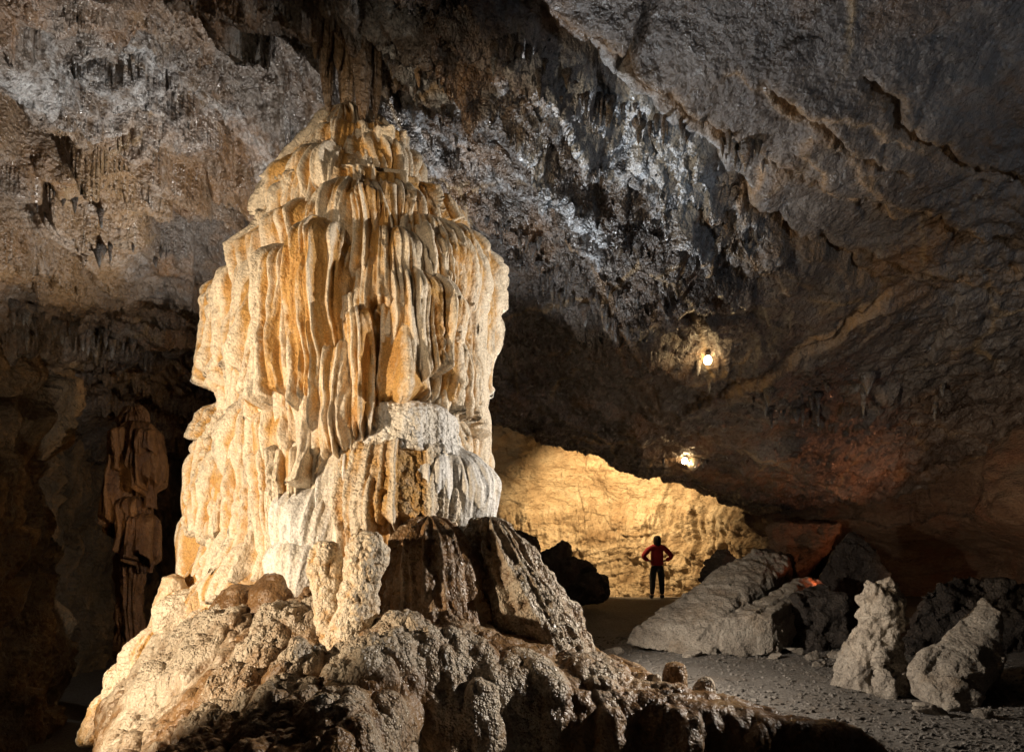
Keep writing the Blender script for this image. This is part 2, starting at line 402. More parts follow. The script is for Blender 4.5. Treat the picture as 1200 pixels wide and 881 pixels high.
    for c, h in SEAMS:
        dd, sg, pp = seg_dist(sx, sy, c); env = ss(0, .12, pp) * ss(1, .88, pp)
        z = z - h * env * ss(.025, -.025, dd * sg) * np.exp(-(dd / .8) ** 2) + .16 * env * np.exp(-(dd / .032) ** 2)
        vein = np.maximum(vein, .8 * env * np.exp(-(dd / .09) ** 2))
    for c in VEINS:
        dd, sg, pp = seg_dist(X + .14 * fbm(X * 2.5, Y * 2.5, 7, 4), Y + .14 * fbm(X * 2.5, Y * 2.5, 17, 4), c)
        vein = np.maximum(vein, np.exp(-(dd / .05) ** 2)); z = z - .05 * ss(.04, -.02, dd * sg) * np.exp(-(dd / .5) ** 2)
    # the slab ends in a lip; behind it the roof of the lit chamber is higher
    dl, sl, pl = seg_dist(X, Y, LIP)
    sdl = dl * sl + .18 * fbm(X * 1.3, Y * 1.3, 3, 4)
    z = z + 2.2 * ss(.0, .9, sdl) * (1 - ss(6.6, 7.6, X)) * ss(-3.2, -2.2, X)
    white = .95 * np.exp(-((sd - .30) / .34) ** 2) * (1 - ss(.6, .95, par)) + .60 * rug * ss(.0, .5, fbm(uu * .6, vv * 1.8, 21, 5)) * ss(11.5, 8.5, Y) * ss(3.2, 1.2, sd)
    ul = ss(.3, -.8, X) * ss(11.5, 8.5, Y)
    streak = ridged(uL * 1.6 + .5 * r1, vL * .28, 44.0, 4, .6)
    white = np.maximum(white * (1 - .7 * lw), ul * .5 * ss(-.15, .5, fbm(uL * .9, vL * .35, 33, 5)) * ss(.35, .75, streak))
    white = np.clip(white + .10 * vein * (fbm(X * 2, Y * 2, 3, 3) > 0), 0, 1)
    warm = np.clip(.2 + .9 * fbm(uL * .5, vL * .3, 61, 4), 0, 1) * ss(-2.0, -5.0, X)
    warm = np.clip(np.maximum(warm, vein * (.55 + .5 * fbm(X * 3, Y * 3, 9, 3))), 0, 1)
    return z, white, rug * (1 - .6 * lw), warm, lw

def axis(parts):
    return np.concatenate([np.arange(a, b, s) for a, b, s in parts])
gx = axis(((-14, -9, .2), (-9, -6.5, .035), (-6.5, 8, .024), (8, 11.5, .035), (11.5, 16, .2)))
gy = axis(((-4, 4.4, .2), (4.4, 10, .022), (10, 17.6, .036), (17.6, 25, .2)))
GX, GY = np.meshgrid(gx, gy)
CZ, CW, CR_, CWM, CLW = ceiling_z(GX, GY)
V = np.stack([GX, GY, CZ], -1).reshape(-1, 3)
N = normals_of(V, len(gy), len(gx))
# sideways push so that the broken rock does not read as a plain height field
q = CR_.ravel()
V = V + N * (q * .06 * fbm(V[:, 0] * 3.2, V[:, 1] * 3.2, V[:, 2] * 3.2, 4, .6))[:, None]
ceiling = struct(obj('ceiling', mesh_np('ceiling', V, grid_faces(len(gy), len(gx), True), {'tint': CW, 'pop': np.clip(CR_ * .5 + .04, 0, 1), 'warm': CWM}), M['slab']),
                 'sloping grey brown rock roof of the cave')

def ceil_at(X, Y):
    i = np.clip(np.searchsorted(gx, X), 1, len(gx) - 1); j = np.clip(np.searchsorted(gy, Y), 1, len(gy) - 1)
    return float(CZ[j, i])
def hit_ceiling(px, py, y0=4.6):
    for Y in np.arange(y0, 20, .03):
        x, y, z = W(px, py, Y)
        if z >= ceil_at(x, y): return (x, y, z)
    return W(px, py, 14)

# hanging stalactites: parts of the ceiling
def spike_mesh(name, L, r, seed, nseg=7, nr=7, bend=.1):
    rs = np.random.default_rng(seed); th = np.linspace(0, 2 * np.pi, nseg, endpoint=False); rows = []
    bx, by = rs.normal(size=2) * bend * L * .3
    for k in range(nr):
        t = k / (nr - 1); rad = r * (1 - t) ** .75 * (1 + .18 * rs.normal()) + .003
        rows.append(np.stack([bx * t * t + rad * np.cos(th), by * t * t + rad * np.sin(th), np.full(nseg, .06 - (L + .06) * t)], -1))
    V = np.concatenate(rows)
    return mesh_np(name, V, grid_faces(nr, nseg, True, True), {'tint': np.linspace(.1, .7, nr).repeat(nseg), 'pop': np.full(len(V), .2)})
SP = [spike_mesh('stalactite', 1, r, 40 + k) for k, r in enumerate((.16, .2, .26, .13, .3, .18))]
def fringe(pts, n, lmin, lmax, jit=6, mat='slab', thick=1.0):
    for k in range(n):
        t = random.random() * (len(pts) - 1); i = min(int(t), len(pts) - 2); f = t - i
        px = pts[i][0] * (1 - f) + pts[i + 1][0] * f + random.gauss(0, jit); py = pts[i][1] * (1 - f) + pts[i + 1][1] * f + random.gauss(0, jit)
        x, y, z = hit_ceiling(px, py)
        o = bpy.data.objects.new('stalactite', random.choice(SP)); COL.objects.link(o); o.parent = ceiling
        if not o.data.materials: o.data.materials.append(M[mat])
        L = lmin + (lmax - lmin) * random.random() ** 2; o.location = (x, y, ceil_at(x, y) + .02)
        o.scale = (L * thick * random.uniform(.7, 1.3), L * thick * random.uniform(.7, 1.3), L); o.rotation_euler = (0, 0, random.uniform(0, 6.28))
fringe([(585, 40), (620, 62), (680, 95), (740, 130), (830, 150), (900, 180)], 55, .08, .32, 6)
fringe([(560, 250), (600, 275), (660, 330), (720, 370), (770, 420)], 40, .10, .35, 9)
fringe([(640, 290), (700, 350), (745, 345)], 20, .10, .3, 8)
fringe([(10, 352), (60, 370), (110, 385), (160, 400)], 30, .15, .45, 5)
fringe([(440, 60), (500, 110), (540, 180)], 16, .10, .30, 14)
fringe([(0, 240), (40, 230), (100, 250), (200, 300)], 16, .10, .30, 10)
fringe([(800, 430), (880, 470), (960, 460), (1060, 470), (1150, 480)], 35, .1, .4, 12)
fringe([(600, 530), (680, 560), (760, 580), (830, 600)], 24, .08, .25, 5)

# ------------------------------------------------------------------ floor
fx = axis(((-15, -6, .15), (-6, 8, .028), (8, 16, .15))); fy = axis(((-4, 4, .2), (4, 11, .028), (11, 19.4, .06), (19.4, 26, .2)))
FX, FY = np.meshgrid(fx, fy)
fz = .025 * fbm(FX * .8, FY * .8, 2, 4) + .010 * fbm(FX * 9, FY * 9, 5, 3)
fz = fz - 1.6 * ss(-2.2, -6.5, FX) * ss(2, 5, FY) - .35 * ss(18.6, 20.0, FY) + .10 * ss(3, 9, FX) * ss(8, 4, FY)
fz = fz + .25 * ss(6.0, 9, FX)
floor = struct(obj('floor', mesh_np('floor', np.stack([FX, FY, fz], -1).reshape(-1, 3), grid_faces(len(fy), len(fx))), M['gravel']), 'dark gravel floor and path of the cave')
def floor_at(X, Y):
    i = np.clip(np.searchsorted(fx, X), 0, len(fx) - 1); j = np.clip(np.searchsorted(fy, Y), 0, len(fy) - 1); return fz[j, i]

def flute(s, z, seed, k=5.0):
    """0..1: rounded ribs that branch and merge downwards, with deep gaps between them"""
    w = .085 * fbm(s * 1.3, z * .8, seed + 2, 2) + .016 * pn(s * 6, z * 3.0, seed + 5)
    n1 = pn((s + w) * k, z * .42, seed); n2 = pn((s + w * 1.3) * k * 1.9, z * .6, seed + 7); n3 = pn((s + w) * k * 3.4, z * 1.0, seed + 13)
    a = np.clip((n1 + .02) / .42, 0, 1) ** .5; b = np.clip((n2 - .04) / .40, 0, 1) ** .55; c = np.clip((n3 + .05) / .45, 0, 1) ** .6
    return np.clip(np.maximum(a * (.66 + .34 * b), .60 * b) * (.66 + .34 * c) + .10 * c, 0, 1.15)

# ------------------------------------------------------------------ walls
def wall_mesh(name, plan, zlo, zhi, du, dz, fn):
    P = np.array(plan, float); seg = np.linalg.norm(np.diff(P, axis=0), axis=1); s = np.concatenate([[0], np.cumsum(seg)])
    u = np.arange(0, s[-1], du); x = np.interp(u, s, P[:, 0]); y = np.interp(u, s, P[:, 1])
    k = max(3, int(1.2 / du)); ker = np.hanning(2 * k + 1); ker /= ker.sum()
    x = np.convolve(np.pad(x, k, 'edge'), ker, 'valid'); y = np.convolve(np.pad(y, k, 'edge'), ker, 'valid')
    tx, ty = np.gradient(x), np.gradient(y); l = np.hypot(tx, ty); nx, ny = ty / l, -tx / l      # right of travel = into the cave
    z = np.arange(zlo, zhi, dz); U, Z = np.meshgrid(u, z)
    d, tint = fn(U, Z)
    V = np.stack([x[None] + nx[None] * d, y[None] + ny[None] * d, Z], -1).reshape(-1, 3)
    return mesh_np(name, V, grid_faces(len(z), len(u), True), {'tint': tint, 'pop': tint * 0 + .2})

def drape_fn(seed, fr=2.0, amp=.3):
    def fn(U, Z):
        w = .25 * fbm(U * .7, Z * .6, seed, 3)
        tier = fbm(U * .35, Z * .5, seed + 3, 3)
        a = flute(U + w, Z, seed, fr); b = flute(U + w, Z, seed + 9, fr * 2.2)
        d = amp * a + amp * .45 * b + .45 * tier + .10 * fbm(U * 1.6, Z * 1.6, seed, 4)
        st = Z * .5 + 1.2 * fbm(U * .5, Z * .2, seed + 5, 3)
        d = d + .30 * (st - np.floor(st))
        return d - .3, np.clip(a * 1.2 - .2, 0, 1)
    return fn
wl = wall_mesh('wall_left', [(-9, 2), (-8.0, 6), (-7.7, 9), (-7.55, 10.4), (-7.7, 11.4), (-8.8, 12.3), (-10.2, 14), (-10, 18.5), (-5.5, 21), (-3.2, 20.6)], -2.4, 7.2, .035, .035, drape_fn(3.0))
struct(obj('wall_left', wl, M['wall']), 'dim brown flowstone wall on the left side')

def lit_fn(U, Z):
    a = np.abs(pn(U * 1.6 + .3 * fbm(U, Z, 2, 3), Z * .35, 4)) ** .7
    lower = ss(3.0, 2.2, Z + .4 * fbm(U * .5, Z * .2, 8, 3))
    diag = ridged((U + Z * 1.9) * .45, (Z - U * .35) * 1.5, 4, 5, .6)
    blocks = fbm(U * .6, Z * .8, 15, 5, .55)
    bl = worley(U * .55 + Z * .5, Z * 1.0 - U * .3, 2.5, True); bl2 = worley(U * 1.8 + Z, Z * 2.4 - U * .8, 2.5, True)
    d = lower * (.26 * a + .12 * billow(U * 3, Z * 1.3, 3, 4)) + .14 * diag + .26 * blocks + .10 * bl + .05 * bl2 + .26 * flute(U, Z, 5.0, 2.2) * lower + .10 * flute(U, Z, 9.0, 5.0) * lower + .9 * ss(2.2, 5.5, Z) * (Z - 2.2) * .55
    return d, np.clip(a, 0, 1)
wb = wall_mesh('wall_back', [(-3.6, 20.5), (-1, 22.0), (2.5, 22.6), (5.0, 21.4), (6.6, 19.6), (7.3, 17.8), (7.6, 16.0)], -1.2, 6.4, .03, .03, lit_fn)
struct(obj('wall_back', wb, M['lit']), 'amber lit rock wall of the far chamber')

def right_fn(U, Z):
    st = Z * 2.4 + 1.1 * fbm(U * .5, Z * .25, 6, 3); stp = np.floor(st) + ss(.65, 1, st - np.floor(st))
    lay = pn(U * .15 + 20 * np.floor(st), np.floor(st) * 7.7, 3)
    a = np.abs(pn(U * 1.8, Z * .4, 14)) ** .7
    d = .35 * lay + .35 * fbm(U * .5, Z * .6, 9, 5, .55) + .22 * a * ss(1.6, 2.4, Z) + .06 * ridged(U * 2, Z * 3, 4, 4)
    d = d + 1.4 * ss(1.1, 2.1, Z) * ss(9.5, 7.5, U)        # overhang above the dark hollow
    return d - .3, a * 0
wr = wall_mesh('wall_right', [(7.1, 18.2), (7.6, 17.0), (8.6, 16.4), (10.0, 15.4), (10.6, 13.8), (10.4, 12.4), (10.0, 11), (9.6, 9.5), (9.8, 7.5), (10.5, 5), (11, 1)], -1, 4.6, .035, .035, right_fn)
struct(obj('wall_right', wr, M['redwall']), 'layered reddish brown rock wall on the right side')

# ------------------------------------------------------------------ the great column
CXW, CYW = -1.72, 7.55          # axis of the column
prof_y = [125, 135, 150, 170, 210, 238, 251, 290, 304, 320, 360, 420, 455, 470, 505, 520, 590, 650, 700, 760, 830]
prof_l = [394, 380, 372, 362, 334, 318, 312, 304, 288, 272, 276, 290, 296, 286, 272, 258, 264, 258, 246, 228, 212]
prof_r = [430, 440, 458, 472, 490, 500, 542, 552, 555, 556, 558, 554, 548, 546, 554, 558, 556, 560, 575, 590, 600]
def zc(py): return CH + (HY - py) / F * CYW
_pz = np.array([zc(p) for p in prof_y])[::-1]
_pl = (np.array(prof_l)[::-1] - HX) / F * CYW; _pr = (np.array(prof_r)[::-1] - HX) / F * CYW
def core_at(z):
    l = np.interp(z, _pz, _pl); r = np.interp(z, _pz, _pr); return (l + r) / 2, (r - l) / 2
col_base = (CXW, CYW, 0.0)
column = thing('stalagmite_column', col_base, 'huge cream and orange fluted flowstone column rising to the cave roof', 'stalagmite')
nth, nz = 620, 620
th = np.linspace(0, 2 * np.pi, nth, endpoint=False); zz = np.linspace(-.2, _pz[-1] + .02, nz)
TH, ZZ = np.meshgrid(th, zz)
cxm, rad = core_at(ZZ)
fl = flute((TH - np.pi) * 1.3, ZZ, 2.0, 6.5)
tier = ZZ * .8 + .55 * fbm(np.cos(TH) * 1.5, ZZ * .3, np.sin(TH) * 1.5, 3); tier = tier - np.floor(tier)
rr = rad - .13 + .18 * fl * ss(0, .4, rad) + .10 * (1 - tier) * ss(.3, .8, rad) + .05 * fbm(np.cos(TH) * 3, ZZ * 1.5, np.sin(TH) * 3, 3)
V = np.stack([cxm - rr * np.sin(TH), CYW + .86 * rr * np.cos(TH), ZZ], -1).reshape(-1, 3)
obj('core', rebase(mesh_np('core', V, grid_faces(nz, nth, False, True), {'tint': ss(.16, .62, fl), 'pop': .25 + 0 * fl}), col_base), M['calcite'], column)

def drape(cx, ty, by, hw, D, seed, parent=column, base=col_base, mat='calcite', rag=.16, flare=.10, amp=.15, k=8.6, pop=.3, Yf=None, face=None, dome=None, name='flowstone_drape', bright=0.0, endc=.88, shift=0.0, inset=None):
    """one bell of flowstone: rounded head, fluted skirt, ragged hanging hem; cx, ty, by, hw in photo pixels"""
    if Yf is None:
        zm = zc(ty + .35 * (by - ty)); cm, rd = core_at(zm)
        pc = HX + cm / CYW * F; ph = rd / CYW * F
        s = float(np.clip((cx - pc) / ph, -.97, .97)); c = math.sqrt(1 - s * s)
        bx, byy = cm + rd * s * .96, CYW - .86 * rd * c
        # keep the pixel column: slide along x
        bx = (cx - HX) / F * byy - s * abs(s) * .50 * D
        nrm = np.array([s, -c]); nrm /= np.linalg.norm(nrm)
    else:
        byy = Yf; bx = (cx - HX) / F * byy; f = face or 0.0; nrm = np.array([math.sin(f), -math.cos(f)])
    tan = np.array([-nrm[1], nrm[0]])
    zt = CH + (HY - ty) / F * (byy - .3 * D); zb = CH + (HY - by) / F * (byy - .6 * D); H = zt - zb
    Wd = hw / F * byy / max(.45, -nrm[1])
    nph, nt = int(np.clip(hw * 3.4, 70, 260)), int(np.clip((by - ty) * 1.25, 60, 300))
    ph = np.linspace(-math.pi * .66, math.pi * .66, nph); t = np.linspace(0, 1, nt) ** 1.25
    PH, T = np.meshgrid(ph, t)
    hd = dome * H if dome else min(.40 * H, 1.0 * Wd, .5)
    U = T * H * 1.06
    pr = np.sqrt(np.clip(1 - (1 - np.clip(U / hd, 0, 1)) ** 2, 0, 1)) ** .85
    pr = np.maximum(pr, .02)
    S = PH * Wd; Zw = zt - U
    fl = flute(S * (1 + .25 * T), Zw, seed, k)
    tend = endc - rag * pn(S * 3.5, seed, .5) - rag * .8 * (1 - fl) + .0
    drop = ss(tend - .02, tend + .10, T)
    lowf = 1 + .16 * fbm(PH * 1.3, Zw * 1.1, seed + 4, 3)
    swell = 1 + flare * T + .10 * np.sin(T * 5 + seed)
    wd = Wd * pr * swell * (1 - .45 * drop); dp = D * pr * swell * lowf * (1 - .75 * drop)
    if inset is None: inset = .35 * D
    A = amp * np.clip(pr * 1.3 - .25, .05, 1) * (1 - .5 * drop)
    lx = wd * np.sin(PH) + shift * T * Wd; ly = dp * np.cos(PH) - inset
    lx = lx + np.sin(PH) * A * (fl - .3); ly = ly + np.cos(PH) * A * (fl - .3) * 1.1
    zj = Zw + .03 * fbm(S * 4, Zw * 3, seed + 8, 3)
    if pop > .5:
        wv = bead(lx * 13 + seed * 3, ly * 13, zj * 13); wv2 = bead(lx * 30 + seed, ly * 30, zj * 30)
        g = pop * (.034 * wv + .014 * wv2); lx = lx + np.sin(PH) * g; ly = ly + np.cos(PH) * g; zj = zj + .5 * g * (1 - T)
    V = np.stack([bx + tan[0] * lx + nrm[0] * ly, byy + tan[1] * lx + nrm[1] * ly, zj], -1).reshape(-1, 3)
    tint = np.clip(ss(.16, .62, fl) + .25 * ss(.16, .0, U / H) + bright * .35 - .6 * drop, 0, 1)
    me = mesh_np(name, V, grid_faces(nt, nph), {'tint': tint, 'pop': np.full(len(V), min(pop, 1))})
    return obj(name, rebase(me, base), M[mat], parent)

DR = [ # cx, ty, by, hw, D, options
    (404, 134, 205, 40, .40, {}), (384, 160, 240, 38, .50, dict(bright=.1)), (352, 168, 300, 24, .40, {}), (336, 205, 330, 26, .38, {}), (310, 238, 318, 18, .30, {}), (370, 190, 290, 24, .44, {}),
    (456, 150, 222, 28, .36, {}), (474, 160, 236, 16, .32, dict(bright=.3)), (490, 190, 262, 14, .26, dict(bright=.2)), (438, 138, 200, 24, .30, {}),
    (412, 196, 350, 48, .60, dict(bright=.15)), (466, 200, 300, 32, .50, dict(bright=.2)), (356, 224, 345, 38, .50, {}), (436, 215, 330, 26, .58, {}),
    (455, 250, 375, 42, .62, dict(bright=.2)), (520, 240, 365, 42, .50, dict(bright=.2)), (564, 256, 478, 22, .40, dict(bright=.25)), (538, 262, 520, 38, .42, dict(bright=.2)), (506, 262, 420, 26, .52, {}),
    (345, 272, 500, 42, .55, {}), (304, 286, 480, 34, .45, {}), (385, 250, 520, 42, .62, {}), (264, 304, 470, 28, .40, {}), (244, 318, 462, 17, .32, {}), (326, 300, 440, 26, .52, {}), (368, 320, 540, 30, .58, {}),
    (492, 302, 452, 50, .74, dict(bright=.3, amp=.17)), (432, 356, 540, 28, .66, dict(bright=.15)), (466, 336, 490, 32, .66, dict(bright=.2)), (408, 390, 560, 30, .56, {}), (515, 380, 490, 24, .58, dict(bright=.2)),
    (274, 398, 540, 34, .46, {}), (318, 372, 560, 34, .5, {}), (354, 430, 545, 28, .54, {}), (298, 450, 580, 30, .48, {}), (335, 470, 590, 26, .52, {}), (382, 450, 580, 26, .56, {}),
    (248, 470, 520, 16, .34, dict(pop=.9)), (240, 508, 640, 28, .44, dict(dome=.10)), (276, 514, 665, 32, .50, dict(dome=.12)), (346, 518, 700, 46, .56, dict(dome=.10)), (306, 548, 690, 34, .52, {}),
    (262, 590, 700, 36, .50, {}), (555, 460, 625, 28, .42, dict(dome=.10, bright=.2)), (528, 474, 600, 26, .44, dict(bright=.15)),
    (510, 440, 520, 26, .66, dict(bright=.3)), (285, 622, 712, 42, .62, dict(amp=.03, bright=.3)), (232, 640, 730, 26, .44, dict(amp=.03, pop=.6)), (250, 560, 640, 24, .46, {}), (222, 590, 700, 18, .40, dict(amp=.04)),
]
for i, (cx, ty, by, hw, D, o) in enumerate(DR):
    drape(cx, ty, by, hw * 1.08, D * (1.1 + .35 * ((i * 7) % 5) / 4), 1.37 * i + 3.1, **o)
rs = random.Random(21)
n_small = 0
while n_small < 30:                       # many small bells and curtains between the large ones
    ty = rs.uniform(150, 560); k_ = np.interp(ty, prof_y, prof_l), np.interp(ty, prof_y, prof_r)
    cx = rs.uniform(k_[0] - 4, k_[1] + 4)
    if ty > 440 and 390 < cx < 560: continue
    hw = rs.uniform(9, 24); L_ = rs.uniform(45, 130) * (1.3 if ty > 260 else .8)
    drape(cx, ty, min(ty + L_, 690), hw, rs.uniform(.36, .62), 200 + 1.9 * n_small, amp=rs.uniform(.09, .15), k=rs.uniform(8, 12), rag=.26, flare=rs.uniform(-.1, .25), bright=rs.uniform(0, .3), pop=rs.choice((.2, .2, .2, .7)), dome=rs.choice((None, None, .12)))
    n_small += 1
# the pale cascade in front
CAS = [
    (470, 466, 535, 64, .52, dict(Yf=6.25, mat='white', pop=1.0, amp=.03, bright=.4, rag=.05, dome=.5)),
    (462, 508, 640, 74, .55, dict(Yf=6.2, mat='calcite', pop=.9, amp=.09, bright=.35, dome=.18)),
    (525, 520, 650, 56, .48, dict(Yf=6.25, mat='white', pop=.2, amp=.06, bright=.5, face=.5)),
    (545, 545, 660, 36, .40, dict(Yf=6.35, mat='white', amp=.04, bright=.5, face=.7)),
    (408, 500, 680, 42, .50, dict(Yf=6.3, mat='white', amp=.06, bright=.5, face=-.4)),
    (372, 560, 710, 40, .50, dict(Yf=6.25, mat='white', amp=.05, bright=.6, face=-.5)),
    (440, 560, 730, 60, .50, dict(Yf=6.15, mat='calcite', amp=.08, bright=.3)),
    (500, 560, 740, 56, .46, dict(Yf=6.2, mat='calcite', amp=.08, bright=.2)),
    (354, 620, 740, 34, .44, dict(Yf=6.1, mat='white', amp=.05, bright=.6, face=-.5)),
]
for i, (cx, ty, by, hw, D, o) in enumerate(CAS):
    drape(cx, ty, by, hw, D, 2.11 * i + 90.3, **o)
# cream flowstone running on down the left flank
for i, (cx, ty, by, hw, Yf) in enumerate(((262, 668, 760, 34, 6.55), (226, 690, 790, 28, 6.6), (244, 715, 800, 30, 6.3), (198, 730, 840, 28, 6.55), (168, 770, 880, 26, 6.45), (215, 770, 870, 30, 6.1), (300, 700, 770, 28, 6.2), (145, 806, 890, 18, 6.4), (188, 815, 890, 26, 6.0))):
    drape(cx, ty, by, hw, .42, 300 + 2.7 * i, Yf=Yf, face=-.5, amp=.07, k=7.0, pop=.8, bright=.2, rag=.22, shift=-.5)
# hanging drapes that meet the column from above
for i, (px, top, bot, hw) in enumerate(((368, -70, 70, 9), (380, -70, 92, 10), (396, -70, 84, 12), (412, -70, 100, 15), (428, -70, 88, 11), (444, -60, 74, 8), (458, -60, 96, 9), (474, -60, 84, 8), (490, -50, 104, 8), (508, -40, 92, 7),
                                        (386, -70, 140, 11), (404, -70, 150, 14), (424, -70, 150, 13), (442, -70, 140, 10), (350, -60, 50, 7), (520, -20, 110, 7))):
    Yp = 7.05 + .14 * (i % 4)
    z1 = CH + (HY - bot) / F * Yp; z0 = CH + (HY - top) / F * Yp
    n1, n2 = 44, 70; a = np.linspace(0, 2 * np.pi, n1, endpoint=False); t = np.linspace(0, 1, n2); A, T = np.meshgrid(a, t)
    zz_ = z0 + (z1 - z0) * T
    rad_ = hw / F * Yp * np.clip(1 - T ** 2.4, 0, 1) ** .6 * (1 + .30 * fbm(T * 3 + i, i * 3.3, 0, 2)) * (1.35 - .35 * T) * (.8 + .45 * flute(np.abs(A - np.pi) * .3, zz_, i * 2.3, 5.0))
    x0 = (px - HX) / F * Yp + .05 * pn(T * 2, i * 1.7, .5)
    Vv = np.stack([x0 + rad_ * np.cos(A), Yp + rad_ * np.sin(A), zz_], -1).reshape(-1, 3)
    obj('hanging_drape', mesh_np('hanging_drape', Vv, grid_faces(n2, n1, True, True), {'tint': np.full(len(Vv), .12 + .1 * (i % 3)), 'pop': np.full(len(Vv), .25), 'warm': np.full(len(Vv), .3 + .2 * (i % 3))}), M['slab'], ceiling)

# ------------------------------------------------------------------ mound at the foot of the column
MP = [W(*p) for p in ((230, 720, 6.5), (150, 800, 6.2), (180, 850, 5.2), (220, 881, 4.4), (300, 750, 5.4), (340, 700, 6.0), (400, 750, 5.3), (400, 810, 4.5), (400, 870, 3.9), (300, 830, 4.5), (500, 830, 4.2), (470, 780, 4.9),
                      (560, 760, 5.1), (640, 780, 5.2), (690, 790, 5.4), (700, 835, 4.6), (850, 845, 4.7), (980, 864, 4.75), (800, 812, 5.2), (720, 775, 6.0), (600, 800, 4.8), (470, 700, 6.0), (550, 720, 6.1), (300, 690, 6.6), (620, 740, 6.2))]
MP += [(-2.5, 7.8, 1.3), (-1, 7.8, 1.2), (0, 7.6, .8), (-1.5, 3, .3), (-2.4, 3.2, .1)]
MP = np.array(MP); mound_base = tps(MP[:, :2], MP[:, 2], .02)
FOOT = [(-4.3, 8.4), (-4.05, 6.8), (-3.75, 5.9), (-3.1, 4.8), (-2.5, 3.8), (-1.9, 2.9), (-1.1, 2.7), (-.6, 3.3), (-.55, 4.4), (.1, 4.62), (.9, 4.62), (1.6, 4.58), (2.3, 4.58), (2.95, 4.66), (2.3, 5.15), (1.4, 5.65), (1.1, 6.3), (.9, 7.2), (.4, 8.4)]
mx = np.arange(-4.6, 2.8, .0125); my = np.concatenate([np.arange(2.5, 6.6, .0125), np.arange(6.6, 8.6, .03)])
MX, MY = np.meshgrid(mx, my)
jx = .16 * fbm(MX * 1.6, MY * 1.6, 3, 4); jy = .16 * fbm(MX * 1.6, MY * 1.6, 13, 4)
sd = poly_sd(MX + jx, MY + jy, FOOT)
hb = mound_base(MX, MY)
edge = np.where(sd > 0, np.sqrt(np.clip(sd, 0, 3) * 4.0 + 1e-6) * 1.15, sd * 6) - .5
leftm = ss(.2, -.8, MX)
lum1 = bead(MX * 2.1 + jx * 3, MY * 1.7 + jy * 2, MX * 0 + .5); lum2 = bead(MX * 5.0 + jx * 5, MY * 5.0 + jy * 5, hb * 5)
lum3 = bead(MX * 14, MY * 14, hb * 14)
popm = np.clip(ss(-.25, .35, fbm(MX * 1.5, MY * 1.5, 44, 4)) , 0, 1)
flow = fbm(MX * 1.2, MY * 4.0, 3, 4)
mz = hb + leftm * (.15 * (lum1 - .6) + .12 * (lum2 - .6) + .10 * (ridged(MX * 2.2, MY * 2.2, 5, 5, .6) - .5) + .10 * fbm(MX * 1.8, MY * 1.8, 88, 5, .6)) + (1 - leftm) * (.05 * (lum1 - .4) + .04 * flow + .03 * lum2) + .04 * fbm(MX * 3, MY * 3, 6, 4)
mz = mz + popm * (.030 * (lum3 - .3) + .010 * bead(MX * 32, MY * 32, hb * 32))
boss = np.zeros(MX.shape); bossp = np.zeros(MX.shape)
for bpx, bpy_, bY, br, bh in ((300, 760, 5.0, .22, .22), (345, 790, 4.7, .2, .2), (360, 735, 5.3, .2, .2), (275, 810, 4.8, .25, .2), (420, 800, 4.6, .26, .22), (470, 775, 4.9, .3, .26), (480, 830, 4.2, .24, .24), (400, 850, 4.0, .22, .2), (330, 850, 4.2, .25, .22),
                             (540, 780, 4.8, .3, .16), (620, 800, 4.8, .3, .14), (545, 850, 4.0, .14, .2), (240, 790, 5.6, .3, .25), (190, 820, 5.8, .3, .25), (260, 860, 4.4, .25, .2), (450, 870, 3.8, .18, .2), (700, 800, 5.3, .3, .12)):
    bx_, by_, _ = W(bpx, bpy_, bY); dd = np.hypot(MX - bx_ + .5 * jx, (MY - by_ + .5 * jy) * .8) / br
    hh = .62 * bh * np.sqrt(np.clip(1 - dd ** 2, 0, 1)); boss = np.maximum(boss, hh); bossp = np.maximum(bossp, ss(1.05, .7, dd))
mz = mz + boss; popm = np.clip(np.maximum(popm * .4, bossp * .9), 0, 1)
mz = mz + bossp * (.028 * lum3)
kk = 9.0
mz = -np.log(np.exp(-kk * mz) + np.exp(-kk * np.clip(edge, -3, 6))) / kk
mz = np.maximum(mz, -1.9)
keep = mz > -1.85
V = np.stack([MX, MY, mz], -1).reshape(-1, 3); Nn = normals_of(V, len(my), len(mx))
steep = 1 - np.abs(Nn[:, 2])
V = V + Nn * (steep * (.05 * fbm(V[:, 0] * 3, V[:, 1] * 3, V[:, 2] * 3, 4) + .05 * bead(V[:, 0] * 9, V[:, 1] * 9, V[:, 2] * 9)))[:, None]
fc = grid_faces(len(my), len(mx)); kf = keep.ravel()[fc].any(1); fc = fc[kf]
used = np.unique(fc); remap = np.full(len(V), -1); remap[used] = np.arange(len(used))
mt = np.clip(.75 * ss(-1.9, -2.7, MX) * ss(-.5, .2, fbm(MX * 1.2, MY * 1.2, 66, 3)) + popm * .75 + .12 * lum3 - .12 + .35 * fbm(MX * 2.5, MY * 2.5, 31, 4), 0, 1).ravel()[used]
mound_base_loc = (-1.2, 5.0, 0.0)
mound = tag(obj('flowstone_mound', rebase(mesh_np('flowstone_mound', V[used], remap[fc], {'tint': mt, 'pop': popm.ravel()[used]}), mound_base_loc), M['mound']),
            'knobbly brown and grey flowstone mound spreading at the foot of the column', 'flowstone')
mound.location = mound_base_loc

